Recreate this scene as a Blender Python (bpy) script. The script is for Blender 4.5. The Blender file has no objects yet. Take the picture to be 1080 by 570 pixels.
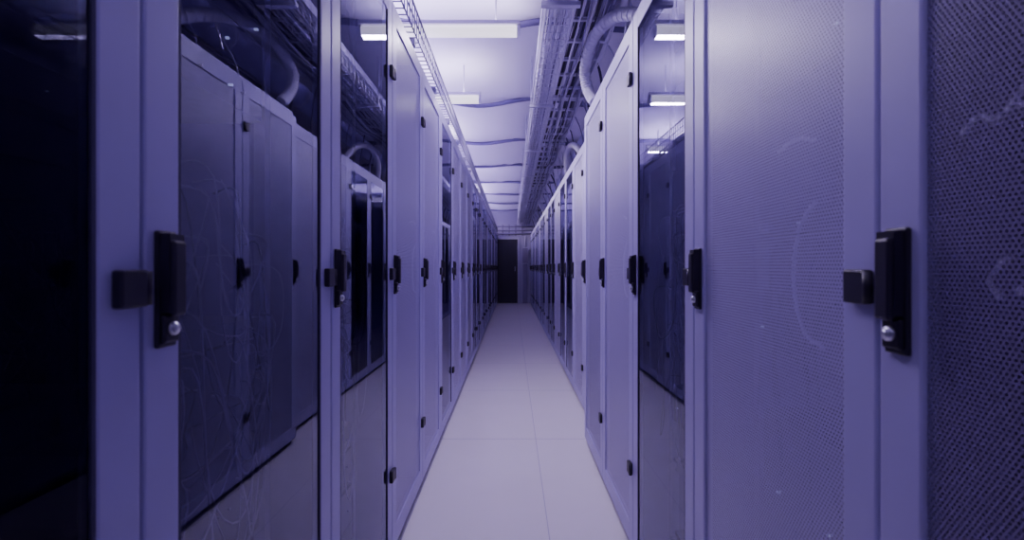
import bpy, bmesh, math, random
from mathutils import Vector, Matrix
random.seed(7)
S = bpy.context.scene
COL = S.collection

# ---------------------------------------------------------------- materials
def newmat(name):
    m = bpy.data.materials.new(name); m.use_nodes = True
    nt = m.node_tree; b = nt.nodes['Principled BSDF']
    return m, nt, b
def simple(name, col, rough=0.5, metal=0.0, spec=0.5, noise=0.0, nscale=20.0, bump=0.0):
    m, nt, b = newmat(name)
    b.inputs['Base Color'].default_value = (*col, 1)
    b.inputs['Roughness'].default_value = rough
    b.inputs['Metallic'].default_value = metal
    b.inputs['Specular IOR Level'].default_value = spec
    tc = nt.nodes.new('ShaderNodeTexCoord')
    n = nt.nodes.new('ShaderNodeTexNoise'); n.inputs['Scale'].default_value = nscale
    n.inputs['Detail'].default_value = 3
    nt.links.new(tc.outputs['Object'], n.inputs['Vector'])
    if noise > 0:
        mx = nt.nodes.new('ShaderNodeMix'); mx.data_type = 'RGBA'
        mx.inputs[6].default_value = (*[c*(1-noise) for c in col], 1)
        mx.inputs[7].default_value = (*[min(1, c*(1+noise)) for c in col], 1)
        nt.links.new(n.outputs['Fac'], mx.inputs[0])
        nt.links.new(mx.outputs[2], b.inputs['Base Color'])
    if bump > 0:
        bp = nt.nodes.new('ShaderNodeBump'); bp.inputs['Strength'].default_value = bump
        bp.inputs['Distance'].default_value = 0.01
        nt.links.new(n.outputs['Fac'], bp.inputs['Height'])
        nt.links.new(bp.outputs[0], b.inputs['Normal'])
    return m
def M(nt, op, a, b=None):
    n = nt.nodes.new('ShaderNodeMath'); n.operation = op
    for i, v in enumerate((a, b)):
        if v is None: continue
        if isinstance(v, (int, float)): n.inputs[i].default_value = v
        else: nt.links.new(v, n.inputs[i])
    return n.outputs[0]
def perforated(name, col, radius, pitch=0.008, rough=0.35, tcol=(1, 1, 1)):
    m, nt, b = newmat(name)
    b.inputs['Base Color'].default_value = (*col, 1)
    b.inputs['Roughness'].default_value = rough
    b.inputs['Specular IOR Level'].default_value = 0.5
    tc = nt.nodes.new('ShaderNodeTexCoord')
    sx = nt.nodes.new('ShaderNodeSeparateXYZ'); nt.links.new(tc.outputs['Object'], sx.inputs[0])
    u = M(nt, 'DIVIDE', sx.outputs['Y'], pitch)
    v = M(nt, 'DIVIDE', sx.outputs['Z'], pitch*1.732)
    def dist(off):
        uu = M(nt, 'SUBTRACT', M(nt, 'FRACT', M(nt, 'ADD', u, 100+off)), 0.5)
        vv = M(nt, 'MULTIPLY', M(nt, 'SUBTRACT', M(nt, 'FRACT', M(nt, 'ADD', v, 100+off)), 0.5), 1.732)
        return M(nt, 'SQRT', M(nt, 'ADD', M(nt, 'MULTIPLY', uu, uu), M(nt, 'MULTIPLY', vv, vv)))
    d = M(nt, 'MINIMUM', dist(0.0), dist(0.5))
    hole = M(nt, 'LESS_THAN', d, radius)
    tr = nt.nodes.new('ShaderNodeBsdfTransparent'); tr.inputs[0].default_value = (*tcol, 1)
    mx = nt.nodes.new('ShaderNodeMixShader')
    nt.links.new(hole, mx.inputs[0]); nt.links.new(b.outputs[0], mx.inputs[1]); nt.links.new(tr.outputs[0], mx.inputs[2])
    nt.links.new(mx.outputs[0], nt.nodes['Material Output'].inputs[0])
    return m
def glass(name, tint, ior=1.5, rough=0.0):
    m, nt, b = newmat(name)
    tr = nt.nodes.new('ShaderNodeBsdfTransparent'); tr.inputs[0].default_value = (*tint, 1)
    gl = nt.nodes.new('ShaderNodeBsdfGlossy'); gl.inputs['Roughness'].default_value = rough
    gl.inputs['Color'].default_value = (0.78, 0.76, 1, 1)
    fr = nt.nodes.new('ShaderNodeFresnel'); fr.inputs['IOR'].default_value = ior
    mx = nt.nodes.new('ShaderNodeMixShader')
    nt.links.new(fr.outputs[0], mx.inputs[0]); nt.links.new(tr.outputs[0], mx.inputs[1]); nt.links.new(gl.outputs[0], mx.inputs[2])
    nt.links.new(mx.outputs[0], nt.nodes['Material Output'].inputs[0])
    nt.nodes.remove(b)
    return m
def emis(name, col, s):
    m, nt, b = newmat(name)
    b.inputs['Base Color'].default_value = (0.8, 0.8, 0.8, 1)
    b.inputs['Emission Color'].default_value = (*col, 1); b.inputs['Emission Strength'].default_value = s
    return m

PAINT = simple('rack_paint', (0.49, 0.435, 0.74), 0.40, noise=0.04, nscale=6)
LINER = simple('rack_liner_dark', (0.22, 0.15, 0.36), 0.6, noise=0.2)
BLACK = simple('black_plastic', (0.020, 0.014, 0.035), 0.4, noise=0.1, nscale=60)
CHROME = simple('lock_metal', (0.65, 0.65, 0.72), 0.35, metal=1.0)
RUBBER = simple('door_gasket', (0.07, 0.055, 0.13), 0.8, noise=0.1)
GLASS = glass('tinted_glass', (0.80, 0.72, 0.88), 2.05)
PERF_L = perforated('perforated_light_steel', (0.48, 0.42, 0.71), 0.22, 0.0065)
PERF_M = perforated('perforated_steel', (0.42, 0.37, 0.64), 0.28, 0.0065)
PERF_SHADED = perforated('perforated_shaded_steel', (0.24, 0.19, 0.38), 0.33, 0.0055)  # poor light on the near right mesh door, put into the sheet colour
SERVER = simple('server_unit_face', (0.10, 0.075, 0.18), 0.4, noise=0.3, nscale=40)
CABLE_W = simple('cable_light', (0.66, 0.62, 0.82), 0.5, noise=0.08)
CABLE_G = simple('cable_grey', (0.30, 0.25, 0.46), 0.5, noise=0.1)
CABLE_D = simple('cable_dark', (0.07, 0.055, 0.13), 0.5, noise=0.1)
GALV = simple('galvanised_steel', (0.66, 0.62, 0.80), 0.35, metal=0.4, noise=0.1, nscale=30)
WIRE = simple('tray_wire', (0.18, 0.15, 0.30), 0.4, metal=0.3, noise=0.1, nscale=30)
WALL = simple('wall_paint', (0.58, 0.53, 0.76), 0.8, noise=0.05, nscale=3, bump=0.1)
CEIL = simple('ceiling_paint', (0.74, 0.69, 0.88), 0.8, noise=0.04, nscale=2)
RIB = simple('ceiling_rib_paint', (0.15, 0.12, 0.28), 0.7, noise=0.1)
DOORD = simple('dark_door_paint', (0.035, 0.025, 0.065), 0.35, noise=0.1)
TUBE = emis('fluorescent_tube', (0.93, 0.86, 1.0), 1.7)
LEDM = emis('led_indicator', (0.5, 0.6, 1.0), 0.6)

# floor tiles
def floor_mat():
    m, nt, b = newmat('raised_floor_tiles')
    tc = nt.nodes.new('ShaderNodeTexCoord')
    sx = nt.nodes.new('ShaderNodeSeparateXYZ'); nt.links.new(tc.outputs['Object'], sx.inputs[0])
    def line(o, off, w, p):
        t = M(nt, 'FRACT', M(nt, 'ADD', M(nt, 'DIVIDE', M(nt, 'SUBTRACT', o, off), p), 100.5))
        t = M(nt, 'ABSOLUTE', M(nt, 'SUBTRACT', t, 0.5))
        return M(nt, 'LESS_THAN', t, w/p)
    l = M(nt, 'MAXIMUM', line(sx.outputs['X'], 0.152, 0.002, 0.6), line(sx.outputs['Y'], 3.05, 0.004, 1.2))
    n = nt.nodes.new('ShaderNodeTexNoise'); n.inputs['Scale'].default_value = 5; n.inputs['Detail'].default_value = 6
    nt.links.new(tc.outputs['Object'], n.inputs['Vector'])
    mx = nt.nodes.new('ShaderNodeMix'); mx.data_type = 'RGBA'
    mx.inputs[6].default_value = (0.90, 0.85, 0.88, 1); mx.inputs[7].default_value = (0.95, 0.90, 0.93, 1)
    nt.links.new(n.outputs['Fac'], mx.inputs[0])
    m2 = nt.nodes.new('ShaderNodeMix'); m2.data_type = 'RGBA'
    m2.inputs[7].default_value = (0.62, 0.57, 0.68, 1)
    nt.links.new(l, m2.inputs[0]); nt.links.new(mx.outputs[2], m2.inputs[6])
    nt.links.new(m2.outputs[2], b.inputs['Base Color'])
    b.inputs['Roughness'].default_value = 0.30
    return m
FLOOR = floor_mat()

# ---------------------------------------------------------------- mesh builder
class MB:
    def __init__(s): s.bm = bmesh.new(); s.mats = []
    def mi(s, m):
        if m not in s.mats: s.mats.append(m)
        return s.mats.index(m)
    def box(s, x0, x1, y0, y1, z0, z1, m, bev=0.0):
        r = bmesh.ops.create_cube(s.bm, size=1.0)
        vs = r['verts']
        for v in vs:
            v.co = Vector(((x0+x1)/2+v.co.x*(x1-x0), (y0+y1)/2+v.co.y*(y1-y0), (z0+z1)/2+v.co.z*(z1-z0)))
        fs = set(f for v in vs for f in v.link_faces)
        i = s.mi(m)
        for f in fs: f.material_index = i
        if bev > 0:
            es = list(set(e for v in vs for e in v.link_edges))
            rr = bmesh.ops.bevel(s.bm, geom=es, offset=bev, segments=2, affect='EDGES', profile=0.5)
            for f in rr['faces']: f.material_index = i
        return vs
    def cyl(s, p0, p1, r, m, n=12, r2=None):
        p0 = Vector(p0); p1 = Vector(p1); d = p1-p0
        q = Vector((0, 0, 1)).rotation_difference(d.normalized()).to_matrix().to_4x4()
        mat = Matrix.Translation((p0+p1)/2) @ q
        rr = bmesh.ops.create_cone(s.bm, cap_ends=True, segments=n, radius1=r, radius2=r if r2 is None else r2, depth=d.length, matrix=mat)
        i = s.mi(m)
        for f in set(f for v in rr['verts'] for f in v.link_faces): f.material_index = i; f.smooth = (n > 6)
    def prism(s, prof, x0, x1, m):
        a = [s.bm.verts.new((x0, y, z)) for y, z in prof]; b = [s.bm.verts.new((x1, y, z)) for y, z in prof]
        i = s.mi(m); n = len(prof)
        fs = [s.bm.faces.new(a[::-1]), s.bm.faces.new(b)]
        for k in range(n): fs.append(s.bm.faces.new((a[k], a[(k+1) % n], b[(k+1) % n], b[k])))
        for f in fs: f.material_index = i
    def tube(s, pts, r, m, n=6):
        pts = [Vector(p) for p in pts]; rings = []; i = s.mi(m)
        for k, p in enumerate(pts):
            t = (pts[min(k+1, len(pts)-1)]-pts[max(k-1, 0)]).normalized()
            up = Vector((0, 0, 1)) if abs(t.z) < 0.9 else Vector((1, 0, 0))
            a = t.cross(up).normalized(); b = t.cross(a)
            rings.append([s.bm.verts.new(p+a*(r*math.cos(2*math.pi*j/n))+b*(r*math.sin(2*math.pi*j/n))) for j in range(n)])
        for k in range(len(rings)-1):
            for j in range(n):
                f = s.bm.faces.new((rings[k][j], rings[k][(j+1) % n], rings[k+1][(j+1) % n], rings[k+1][j]))
                f.material_index = i; f.smooth = True
    def mesh(s, name):
        bmesh.ops.recalc_face_normals(s.bm, faces=s.bm.faces)
        me = bpy.data.meshes.new(name); s.bm.to_mesh(me); s.bm.free()
        for m in s.mats: me.materials.append(m)
        return me
def obj(name, me, loc=(0, 0, 0), rz=0.0, parent=None):
    o = bpy.data.objects.new(name, me); COL.objects.link(o); o.location = loc; o.rotation_euler = (0, 0, rz)
    if parent: o.parent = parent
    return o
def spline(P, n=8):
    P = [Vector(p) for p in P]; P = [P[0]]+P+[P[-1]]; out = []
    for i in range(1, len(P)-2):
        for k in range(n):
            t = k/n; a, b, c, d = P[i-1:i+3]
            out.append(0.5*((2*b)+(c-a)*t+(2*a-5*b+4*c-d)*t*t+(3*b-a-3*c+d)*t**3))
    out.append(P[-2]); return out

# ---------------------------------------------------------------- racks
W = 0.6
def rack_mesh(kind, H, seed=0):
    rnd = random.Random(seed)
    b = MB(); D = 0.9; g = 0.002; f = 0.064
    b.box(-D, -0.03, 0.01, W-0.01, 0.0, 0.04, RUBBER)
    b.box(-D, -0.026, 0.0015, 0.018, 0.03, H-0.01, LINER)
    b.box(-D, -0.026, W-0.018, W-0.0015, 0.03, H-0.01, LINER)
    b.box(-D, -D+0.015, 0.018, W-0.018, 0.03, H-0.01, LINER)
    b.box(-D, -0.026, 0.018, W-0.018, 0.035, 0.055, LINER)
    b.box(-D, -0.022, 0.001, W-0.001, H-0.03, H, PAINT, 0.004)
    b.box(-0.026, -0.022, 0.002, 0.03, 0.035, H-0.03, RUBBER)
    b.box(-0.026, -0.022, W-0.03, W-0.002, 0.035, H-0.03, RUBBER)
    z0, z1 = 0.035, H-0.035
    b.box(-0.022, 0, g, f, z0, z1, PAINT, 0.004)
    b.box(-0.022, 0, W-f, W-g, z0, z1, PAINT, 0.004)
    b.box(-0.0215, -0.0005, f-0.003, W-f+0.003, z0, z0+0.075, PAINT, 0.003)
    b.box(-0.0215, -0.0005, f-0.003, W-f+0.003, z1-0.07, z1, PAINT, 0.003)
    pz0, pz1 = z0+0.07, z1-0.065
    if kind == 'glass':
        b.box(-0.006, -0.001, f-0.001, f+0.004, pz0, pz1, RUBBER)
        b.box(-0.006, -0.001, W-f-0.004, W-f+0.001, pz0, pz1, RUBBER)
        i = b.mi(GLASS)
        vs = [b.bm.verts.new((-0.004, y, z)) for y, z in ((f, pz0), (W-f, pz0), (W-f, pz1), (f, pz1))]
        b.bm.faces.new(vs).material_index = i
    else:
        i = b.mi({'dark': PERF_SHADED, 'mid': PERF_M, 'light': PERF_L}[kind])
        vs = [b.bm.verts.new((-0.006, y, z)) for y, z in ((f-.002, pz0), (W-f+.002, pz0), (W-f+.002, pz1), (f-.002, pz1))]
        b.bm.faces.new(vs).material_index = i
    for y in (0.07, W-0.095):
        b.box(-0.14, -0.115, y, y+0.025, 0.06, H-0.05, CABLE_G if kind == 'glass' else LINER)
    z = 0.12
    while z < H-0.2:
        h = rnd.choice((0.044, 0.088, 0.088, 0.13))
        if rnd.random() < (0.7 if (z < 0.7 or z > 1.45) else 0.4):
            b.box(-0.75, -0.13+rnd.uniform(0, .012), 0.085, W-0.085, z, z+h-0.004, SERVER)
            for q in range(3):
                yy = 0.1+rnd.random()*0.38
                b.box(-0.125, -0.114, yy, yy+0.004, z+h*0.4, z+h*0.4+0.004, LEDM if rnd.random() < 0.15 else CABLE_G)
            if rnd.random() < .5:
                b.box(-0.125, -0.105, 0.1, 0.12, z+.01, z+h-.014, CABLE_G)
        z += h
    nc = 24 if kind == 'glass' else 6
    for c in range(nc):
        y0 = rnd.uniform(0.09, 0.5); za = rnd.uniform(0.85, 1.3)
        x = rnd.uniform(-0.11, -0.045)
        drop = rnd.uniform(0.1, 0.5); y1 = rnd.uniform(0.09, 0.5)
        pts = [(-0.14, y0, za), (x, y0+0.01, za-0.02), (x, (y0*2+y1)/3+rnd.uniform(-.06, .06), za-drop*0.8),
               (x, (y0+2*y1)/3+rnd.uniform(-.06, .06), za-drop), (x-0.01, y1, za-drop*rnd.uniform(0, .7)), (-0.14, y1, za-drop*rnd.uniform(0, .6))]
        b.tube(spline(pts, 5), rnd.choice((0.0014, 0.0022)), rnd.choice((CABLE_D, CABLE_G, CABLE_G)) if kind == 'glass' else CABLE_D, 5)
    strokes = []
    if kind == 'light':
        strokes = [[(0.46, 1.295), (0.41, 1.31), (0.36, 1.30)],
                   [(0.46, 1.20), (0.42, 1.16), (0.405, 1.08), (0.43, 1.0), (0.48, 0.98)]]
    if kind == 'dark':
        strokes = [[(0.175, 1.235), (0.155, 1.25), (0.135, 1.24), (0.12, 1.25), (0.10, 1.235)],
                   [(0.175, 1.27), (0.16, 1.262), (0.15, 1.25)],
                   [(0.15, 1.11), (0.138, 1.10), (0.13, 1.085), (0.14, 1.07)],
                   [(0.175, 1.085), (0.165, 1.075), (0.155, 1.08)]]
    for s_ in strokes:
        b.tube(spline([(-0.0095 if kind == 'dark' else -0.0105, y, z) for y, z in s_], 6), 0.0032, CABLE_W, 6)
    # swing handle
    yh = 0.034; zt, zb = 1.146, 0.998
    b.box(0, 0.006, yh-0.017, yh+0.017, zb, zt, BLACK, 0.0025)
    b.prism([(yh-0.013, zt-0.004), (yh+0.013, zt-0.004), (yh+0.015, zt-0.05), (yh+0.012, zb+0.045), (yh-0.012, zb+0.045), (yh-0.015, zt-0.05)], 0.005, 0.018, BLACK)
    b.box(0.014, 0.023, yh-0.012, yh+0.012, zb+0.04, zt-0.012, BLACK, 0.004)
    b.box(0.005, 0.012, yh-0.014, yh+0.014, zb+0.006, zb+0.042, BLACK, 0.003)
    b.cyl((0.010, yh, zb+0.024), (0.016, yh, zb+0.024), 0.0085, CHROME, 16)
    b.cyl((0.016, yh, zb+0.024), (0.019, yh, zb+0.024), 0.0055, CHROME, 12)
    for zc in (1.815, 1.075, 0.335):
        b.box(0, 0.013, W-0.046, W-0.006, zc-0.022, zc+0.022, BLACK, 0.003)
        b.cyl((0.009, W-0.005, zc-0.02), (0.009, W-0.005, zc+0.02), 0.006, BLACK, 10)
    return b.mesh('server_rack_'+kind)

HL, HR = 2.13, 2.075
lib = {}
def get(kind, H, seed):
    k = (kind, H, seed)
    if k not in lib: lib[k] = rack_mesh(kind, H, seed)
    return lib[k]
XL, XR, XR2 = -0.445, 0.455, 0.539
left = {-3: 'light', -2: 'glass', -1: 'glass', 0: 'glass', 1: 'glass', 2: 'light', 3: 'light', 4: 'glass', 5: 'light', 6: 'light'}
for k in range(-3, 23):
    kind = left.get(k, ('glass', 'light', 'glass')[k % 3])
    obj('server_rack', get(kind, HL, k % 3 if k > -1 else 3), (XL, 0.574+W*k, 0))
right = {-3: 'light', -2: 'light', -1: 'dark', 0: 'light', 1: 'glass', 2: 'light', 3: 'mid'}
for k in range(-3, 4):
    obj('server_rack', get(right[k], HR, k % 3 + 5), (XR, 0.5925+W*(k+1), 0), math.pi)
for k in range(4, 22):
    kind = {4: 'light', 5: 'light', 6: 'glass', 7: 'glass', 8: 'light'}.get(k, ('glass', 'glass', 'light')[k % 3])
    obj('server_rack', get(kind, HR, k % 3 + 5), (XR2, 0.5925+W*(k+1)+0.004, 0), math.pi)

# ---------------------------------------------------------------- room shell
YE = 14.6; YB = -2.2; XW = 2.1; ZC = 2.72
b = MB(); b.box(-XW, XW, YB, YE, -0.05, 0, FLOOR); obj('floor', b.mesh('floor'))
b = MB(); b.box(-XW-0.1, -XW, YB-.1, YE+.1, -0.05, 3.1, WALL); obj('wall_left', b.mesh('wall_left'))
b = MB(); b.box(XW, XW+0.1, YB-.1, YE+.1, -0.05, 3.1, WALL); obj('wall_right', b.mesh('wall_right'))
b = MB(); b.box(-XW, XW, YE, YE+0.1, -0.05, 3.1, WALL); obj('wall_far', b.mesh('wall_far'))
b = MB(); b.box(-XW, XW, YB-0.1, YB, -0.05, 3.1, WALL); obj('wall_back', b.mesh('wall_back'))
PIT = 1.47; Y0 = 4.66
def wave(x): return 0.06*math.sin(x*6.0+0.4)
bm = bmesh.new(); nx = 24; ny = 232; grid = []
for j in range(ny+1):
    y = YB+(YE-YB)*j/ny; row = []
    for i in range(nx+1):
        x = -XW+2*XW*i/nx
        z = ZC+0.16*abs(math.sin(math.pi*(y+wave(x)-Y0)/PIT))**0.8
        row.append(bm.verts.new((x, y, z)))
    grid.append(row)
for j in range(ny):
    for i in range(nx):
        bm.faces.new((grid[j][i], grid[j+1][i], grid[j+1][i+1], grid[j][i+1])).smooth = True
me = bpy.data.meshes.new('ceiling'); bm.to_mesh(me); bm.free(); me.materials.append(CEIL)
o = obj('ceiling', me); sm = o.modifiers.new('thick', 'SOLIDIFY'); sm.thickness = 0.08; sm.offset = -1
k = -4; yy = Y0+PIT*k
while yy < YE-0.1:
    if yy > YB+0.1:
        b = MB()
        pts = [(x, yy-wave(x), ZC-0.004+0.016*math.sin(x*5+k)) for x in [-XW+0.02+(2*XW-0.04)*t/60 for t in range(61)]]
        b.tube(pts, 0.022, RIB, 8)
        obj('ceiling_rib', b.mesh('ceiling_rib'))
    k += 1; yy = Y0+PIT*k

# far door
b = MB()
dx0, dx1, dz = -0.49, 0.17, 1.95
b.box(dx0, dx1, YE-0.06, YE-0.012, 0.002, dz, DOORD, 0.004)
b.box((dx0+dx1)/2-0.004, (dx0+dx1)/2+0.004, YE-0.063, YE-0.06, 0.02, dz-.02, DOORD)
b.box(dx1-0.09, dx1-0.06, YE-0.09, YE-0.06, 0.98, 1.12, CABLE_G, 0.004)
obj('door_1', b.mesh('door_1'))
b = MB()
b.box(dx0-0.05, dx0, YE-0.07, YE-.002, 0, dz+0.05, CABLE_W, 0.004)
b.box(dx1, dx1+0.05, YE-0.07, YE-.002, 0, dz+0.05, CABLE_W, 0.004)
b.box(dx0, dx1, YE-0.07, YE-.002, dz, dz+0.05, CABLE_W, 0.004)
obj('trim_1', b.mesh('trim_1'))
b = MB()
b.box(0.30, 0.50, YE-0.12, YE-.002, 1.2, 1.7, WALL, 0.006)
b.box(0.315, 0.485, YE-0.128, YE-0.12, 1.22, 1.68, CABLE_G)
b.box(0.33, 0.47, YE-0.10, YE-.002, 0.0, 1.2, CABLE_G, 0.004)
b.cyl((0.40, YE-0.06, 1.7), (0.40, YE-0.06, 2.04), 0.02, CABLE_W)
obj('electrical_panel', b.mesh('electrical_panel'))
b = MB()
for z in (2.12, 2.22, 2.34): b.cyl((-1.2, YE-0.08, z), (1.2, YE-0.08, z), 0.018, CABLE_G)
for x in (-.5, -.3, -0.1, .1, .3): b.box(x, x+0.03, YE-0.07, YE-.002, 2.06, 2.4, CABLE_G)
obj('wall_conduit', b.mesh('wall_conduit'))

# ---------------------------------------------------------------- cable trays
def basket(x0, x1, z0, z1, y0, y1, step=0.1, r=0.0025, mat=GALV, nl=5, rods=None):
    b = MB()
    def bar(p, q, rr=r): b.cyl(p, q, rr, mat, 5)
    n = int((y1-y0)/step)
    for i in range(n+1):
        y = y0+i*step
        bar((x0, y, z1), (x0, y, z0)); bar((x0, y, z0), (x1, y, z0)); bar((x1, y, z0), (x1, y, z1))
    for i in range(nl+1):
        x = x0+(x1-x0)*i/nl; bar((x, y0, z0), (x, y1, z0), r*1.2)
    for x in (x0, x1):
        bar((x, y0, z1), (x, y1, z1), r*1.6); bar((x, y0, (z0+z1)/2), (x, y1, (z0+z1)/2), r*1.2)
    if rods:
        y = y0+0.4
        while y < y1:
            b.box(x0-0.03, x1+0.03, y-0.015, y+0.015, z0-0.022, z0-0.003, mat)
            for x in (x0-0.02, x1+0.02): bar((x, y, z0-0.02), (x, y, rods), 0.004)
            y += 1.45
    return b.mesh('wire_basket')
rnd = random.Random(3)
def bundle(n, xr, zr, m, rr, y0=-0.9, y1=14.3, wob=0.01):
    b = MB()
    for c in range(n):
        x = rnd.uniform(*xr); z = rnd.uniform(*zr); pts = []; y = y0
        r = rnd.uniform(*rr)
        while y < y1:
            pts.append((x+rnd.uniform(-wob, wob), y, z+r+rnd.uniform(0, wob))); y += 0.45
        b.tube(spline(pts, 3), r, m[c % len(m)], 6)
    return b.mesh('cables')
zt = HL+0.006
LT = obj('cable_tray', basket(-0.64, -0.44, zt+0.025, zt+0.145, -1.0, 14.3, 0.05, r=0.0032, mat=WIRE))
b = MB(); y = -0.8
while y < 14.2:
    b.box(-0.65, -0.45, y, y+0.04, HL, zt+0.023, WIRE); y += 0.6
obj('feet', b.mesh('feet'), parent=LT)
obj('cables', bundle(12, (-0.62, -0.47), (zt+0.03, zt+0.06), [CABLE_G, CABLE_D, CABLE_W], (0.005, 0.010)), parent=LT)

OT = obj('overhead_cable_tray', basket(0.17, 0.30, 2.38, 2.44, -1.0, 14.4, 0.08, r=0.0035, rods=2.74))
b = MB()
for x in (0.165, 0.33, 0.56): b.box(x-0.006, x+0.006, -1.0, 14.4, 2.45, 2.50, GALV)
y = -0.9
while y < 14.3:
    b.box(0.17, 0.555, y, y+0.025, 2.452, 2.468, GALV); y += 0.25
y = -0.6
while y < 14.3:
    b.box(0.15, 0.58, y-0.02, y+0.02, 2.43, 2.449, GALV)
    for x in (0.155, 0.575): b.cyl((x, y, 2.43), (x, y, 2.76), 0.005, GALV, 6)
    b.cyl((0.575, y, 2.44), (0.64 if y > 3 else 0.56, y+0.1, 2.2), 0.006, GALV, 6)
    y += 1.45
obj('ladder', b.mesh('ladder'), parent=OT)
obj('cables', bundle(16, (0.345, 0.54), (2.47, 2.50), [CABLE_D, CABLE_W, CABLE_G, CABLE_D], (0.008, 0.016)), parent=OT)
b = MB()
for c in range(7):
    x = 0.36+0.028*c; pts = []; y = -0.8
    while y < 14.2:
        pts.append((x+rnd.uniform(-.012, .012), y, 2.425)); pts.append((x+rnd.uniform(-.02, .02), y+0.725, 2.40-rnd.uniform(0, 0.06))); y += 1.45
    b.tube(spline(pts, 5), rnd.uniform(0.004, 0.008), (CABLE_W, CABLE_G, CABLE_W, CABLE_D)[c % 4], 6)
obj('slack_cables', b.mesh('slack_cables'), parent=OT)
obj('cables', bundle(7, (0.19, 0.28), (2.385, 2.395), [CABLE_W, CABLE_G], (0.004, 0.008), wob=0.006), parent=OT)
b = MB()
for i in range(34):
    y = 0.9+i*0.40+rnd.uniform(-.1, .1); xs = 0.5 if y < 2.6 else 0.6
    b.tube(spline([(0.53, y-.1, 2.52), (0.60, y, 2.50), (0.63+rnd.uniform(0, .05), y+.03, 2.35), (xs+0.09, y+.1, 2.2), (xs+0.08, y+.12, HR+.002)], 6), rnd.choice((0.006, 0.010)), rnd.choice((CABLE_W, CABLE_W, CABLE_D, CABLE_G)), 6)
obj('drop_cables', b.mesh('drop_cables'), parent=OT)

def duct(pts, r):
    b = MB(); P = spline(pts, 14); b.tube(P, r, CABLE_W, 14)
    for i in range(0, len(P)-1, 2):
        d = (P[i+1]-P[i]).normalized()*0.006
        b.cyl(P[i]-d, P[i]+d, r*1.07, CABLE_W, 14)
    obj('flexible_duct', b.mesh('flexible_duct'), parent=OT)
duct([(0.50, 2.9, HR+.035), (0.47, 2.95, 2.2), (0.445, 2.9, 2.31), (0.455, 2.65, 2.38), (0.52, 2.35, 2.34), (0.62, 2.1, 2.2), (0.66, 2.0, HR+.035)], 0.032)
duct([(0.66, 5.5, HR+.035), (0.62, 5.4, 2.25), (0.60, 5.1, 2.36), (0.62, 4.7, 2.3), (0.70, 4.5, HR+.035)], 0.03)
b = MB(); b.cyl((0.82, -1.5, 2.48), (0.82, 14.4, 2.48), 0.09, PAINT, 20)
for i in range(16): b.cyl((0.82, -1.2+i, 2.48), (0.82, -1.17+i, 2.48), 0.098, GALV, 20)
obj('air_pipe', b.mesh('air_pipe'))

# ---------------------------------------------------------------- lights
def fixture(x0, x1, y, power, col=(0.64, 0.54, 1.0), zl=2.56, up=0.28):
    b = MB()
    b.box(x0, x1, y-0.03, y+0.03, zl+0.035, zl+0.06, CEIL, 0.004)
    b.cyl((x0+0.02, y, zl), (x1-0.02, y, zl), 0.034, TUBE, 16)
    b.cyl((x0, y, zl), (x0+0.02, y, zl), 0.036, CEIL, 16)
    b.cyl((x1-0.02, y, zl), (x1, y, zl), 0.036, CEIL, 16)
    for x in (x0+0.15, x1-0.15): b.cyl((x, y, zl+0.06), (x, y, 2.86), 0.006, GALV, 6)
    root = obj('ceiling_light', b.mesh('ceiling_light'))
    l = bpy.data.lights.new('lamp', 'AREA'); l.shape = 'RECTANGLE'; l.size = (x1-x0)-0.05; l.size_y = 0.06
    l.energy = power; l.color = col
    lo = bpy.data.objects.new('lamp', l); COL.objects.link(lo); lo.location = ((x0+x1)/2, y, zl-0.036); lo.parent = root
    l = bpy.data.lights.new('lamp_up', 'AREA'); l.shape = 'RECTANGLE'; l.size = (x1-x0); l.size_y = 0.06
    l.energy = power*up; l.color = col
    lo = bpy.data.objects.new('lamp_up', l); COL.objects.link(lo); lo.location = ((x0+x1)/2, y, zl+0.063); lo.rotation_euler = (math.pi, 0, 0); lo.parent = root
fixture(-1.15, 0.05, -0.9, 5.5)  # added lamp behind the camera, brightens the door frame fronts
fixture(-1.15, 0.05, 0.4, 5)
fixture(-1.15, 0.05, 1.7, 9.5, (0.72, 0.60, 1.0))
fixture(-1.15, 0.05, 2.95, 32, (0.84, 0.73, 1), up=0.17)
fixture(-1.45, -0.27, 4.15, 34, (0.90, 0.79, 1), up=0.2)
for i in range(4):
    fixture(-1.9, -0.74, 5.9+2.2*i, 80, (0.96, 0.85, 1), up=0.18)  # added lamps, hidden above the left racks, to light the far aisle

w = bpy.data.worlds.new('World'); S.world = w; w.use_nodes = True
w.node_tree.nodes['Background'].inputs[0].default_value = (0.25, 0.22, 0.5, 1)
w.node_tree.nodes['Background'].inputs[1].default_value = 0.1

# ---------------------------------------------------------------- camera
c = bpy.data.cameras.new('camera'); co = bpy.data.objects.new('camera', c); COL.objects.link(co)
co.location = (0, 0, 1.1); co.rotation_euler = (math.radians(90), 0, 0)
c.sensor_width = 36; c.sensor_fit = 'HORIZONTAL'; c.lens = 502.5/1080*36; c.shift_y = -3/1080
c.clip_start = 0.02; c.clip_end = 100
c.dof.use_dof = True; c.dof.focus_distance = 2.4; c.dof.aperture_fstop = 4.0
S.camera = co
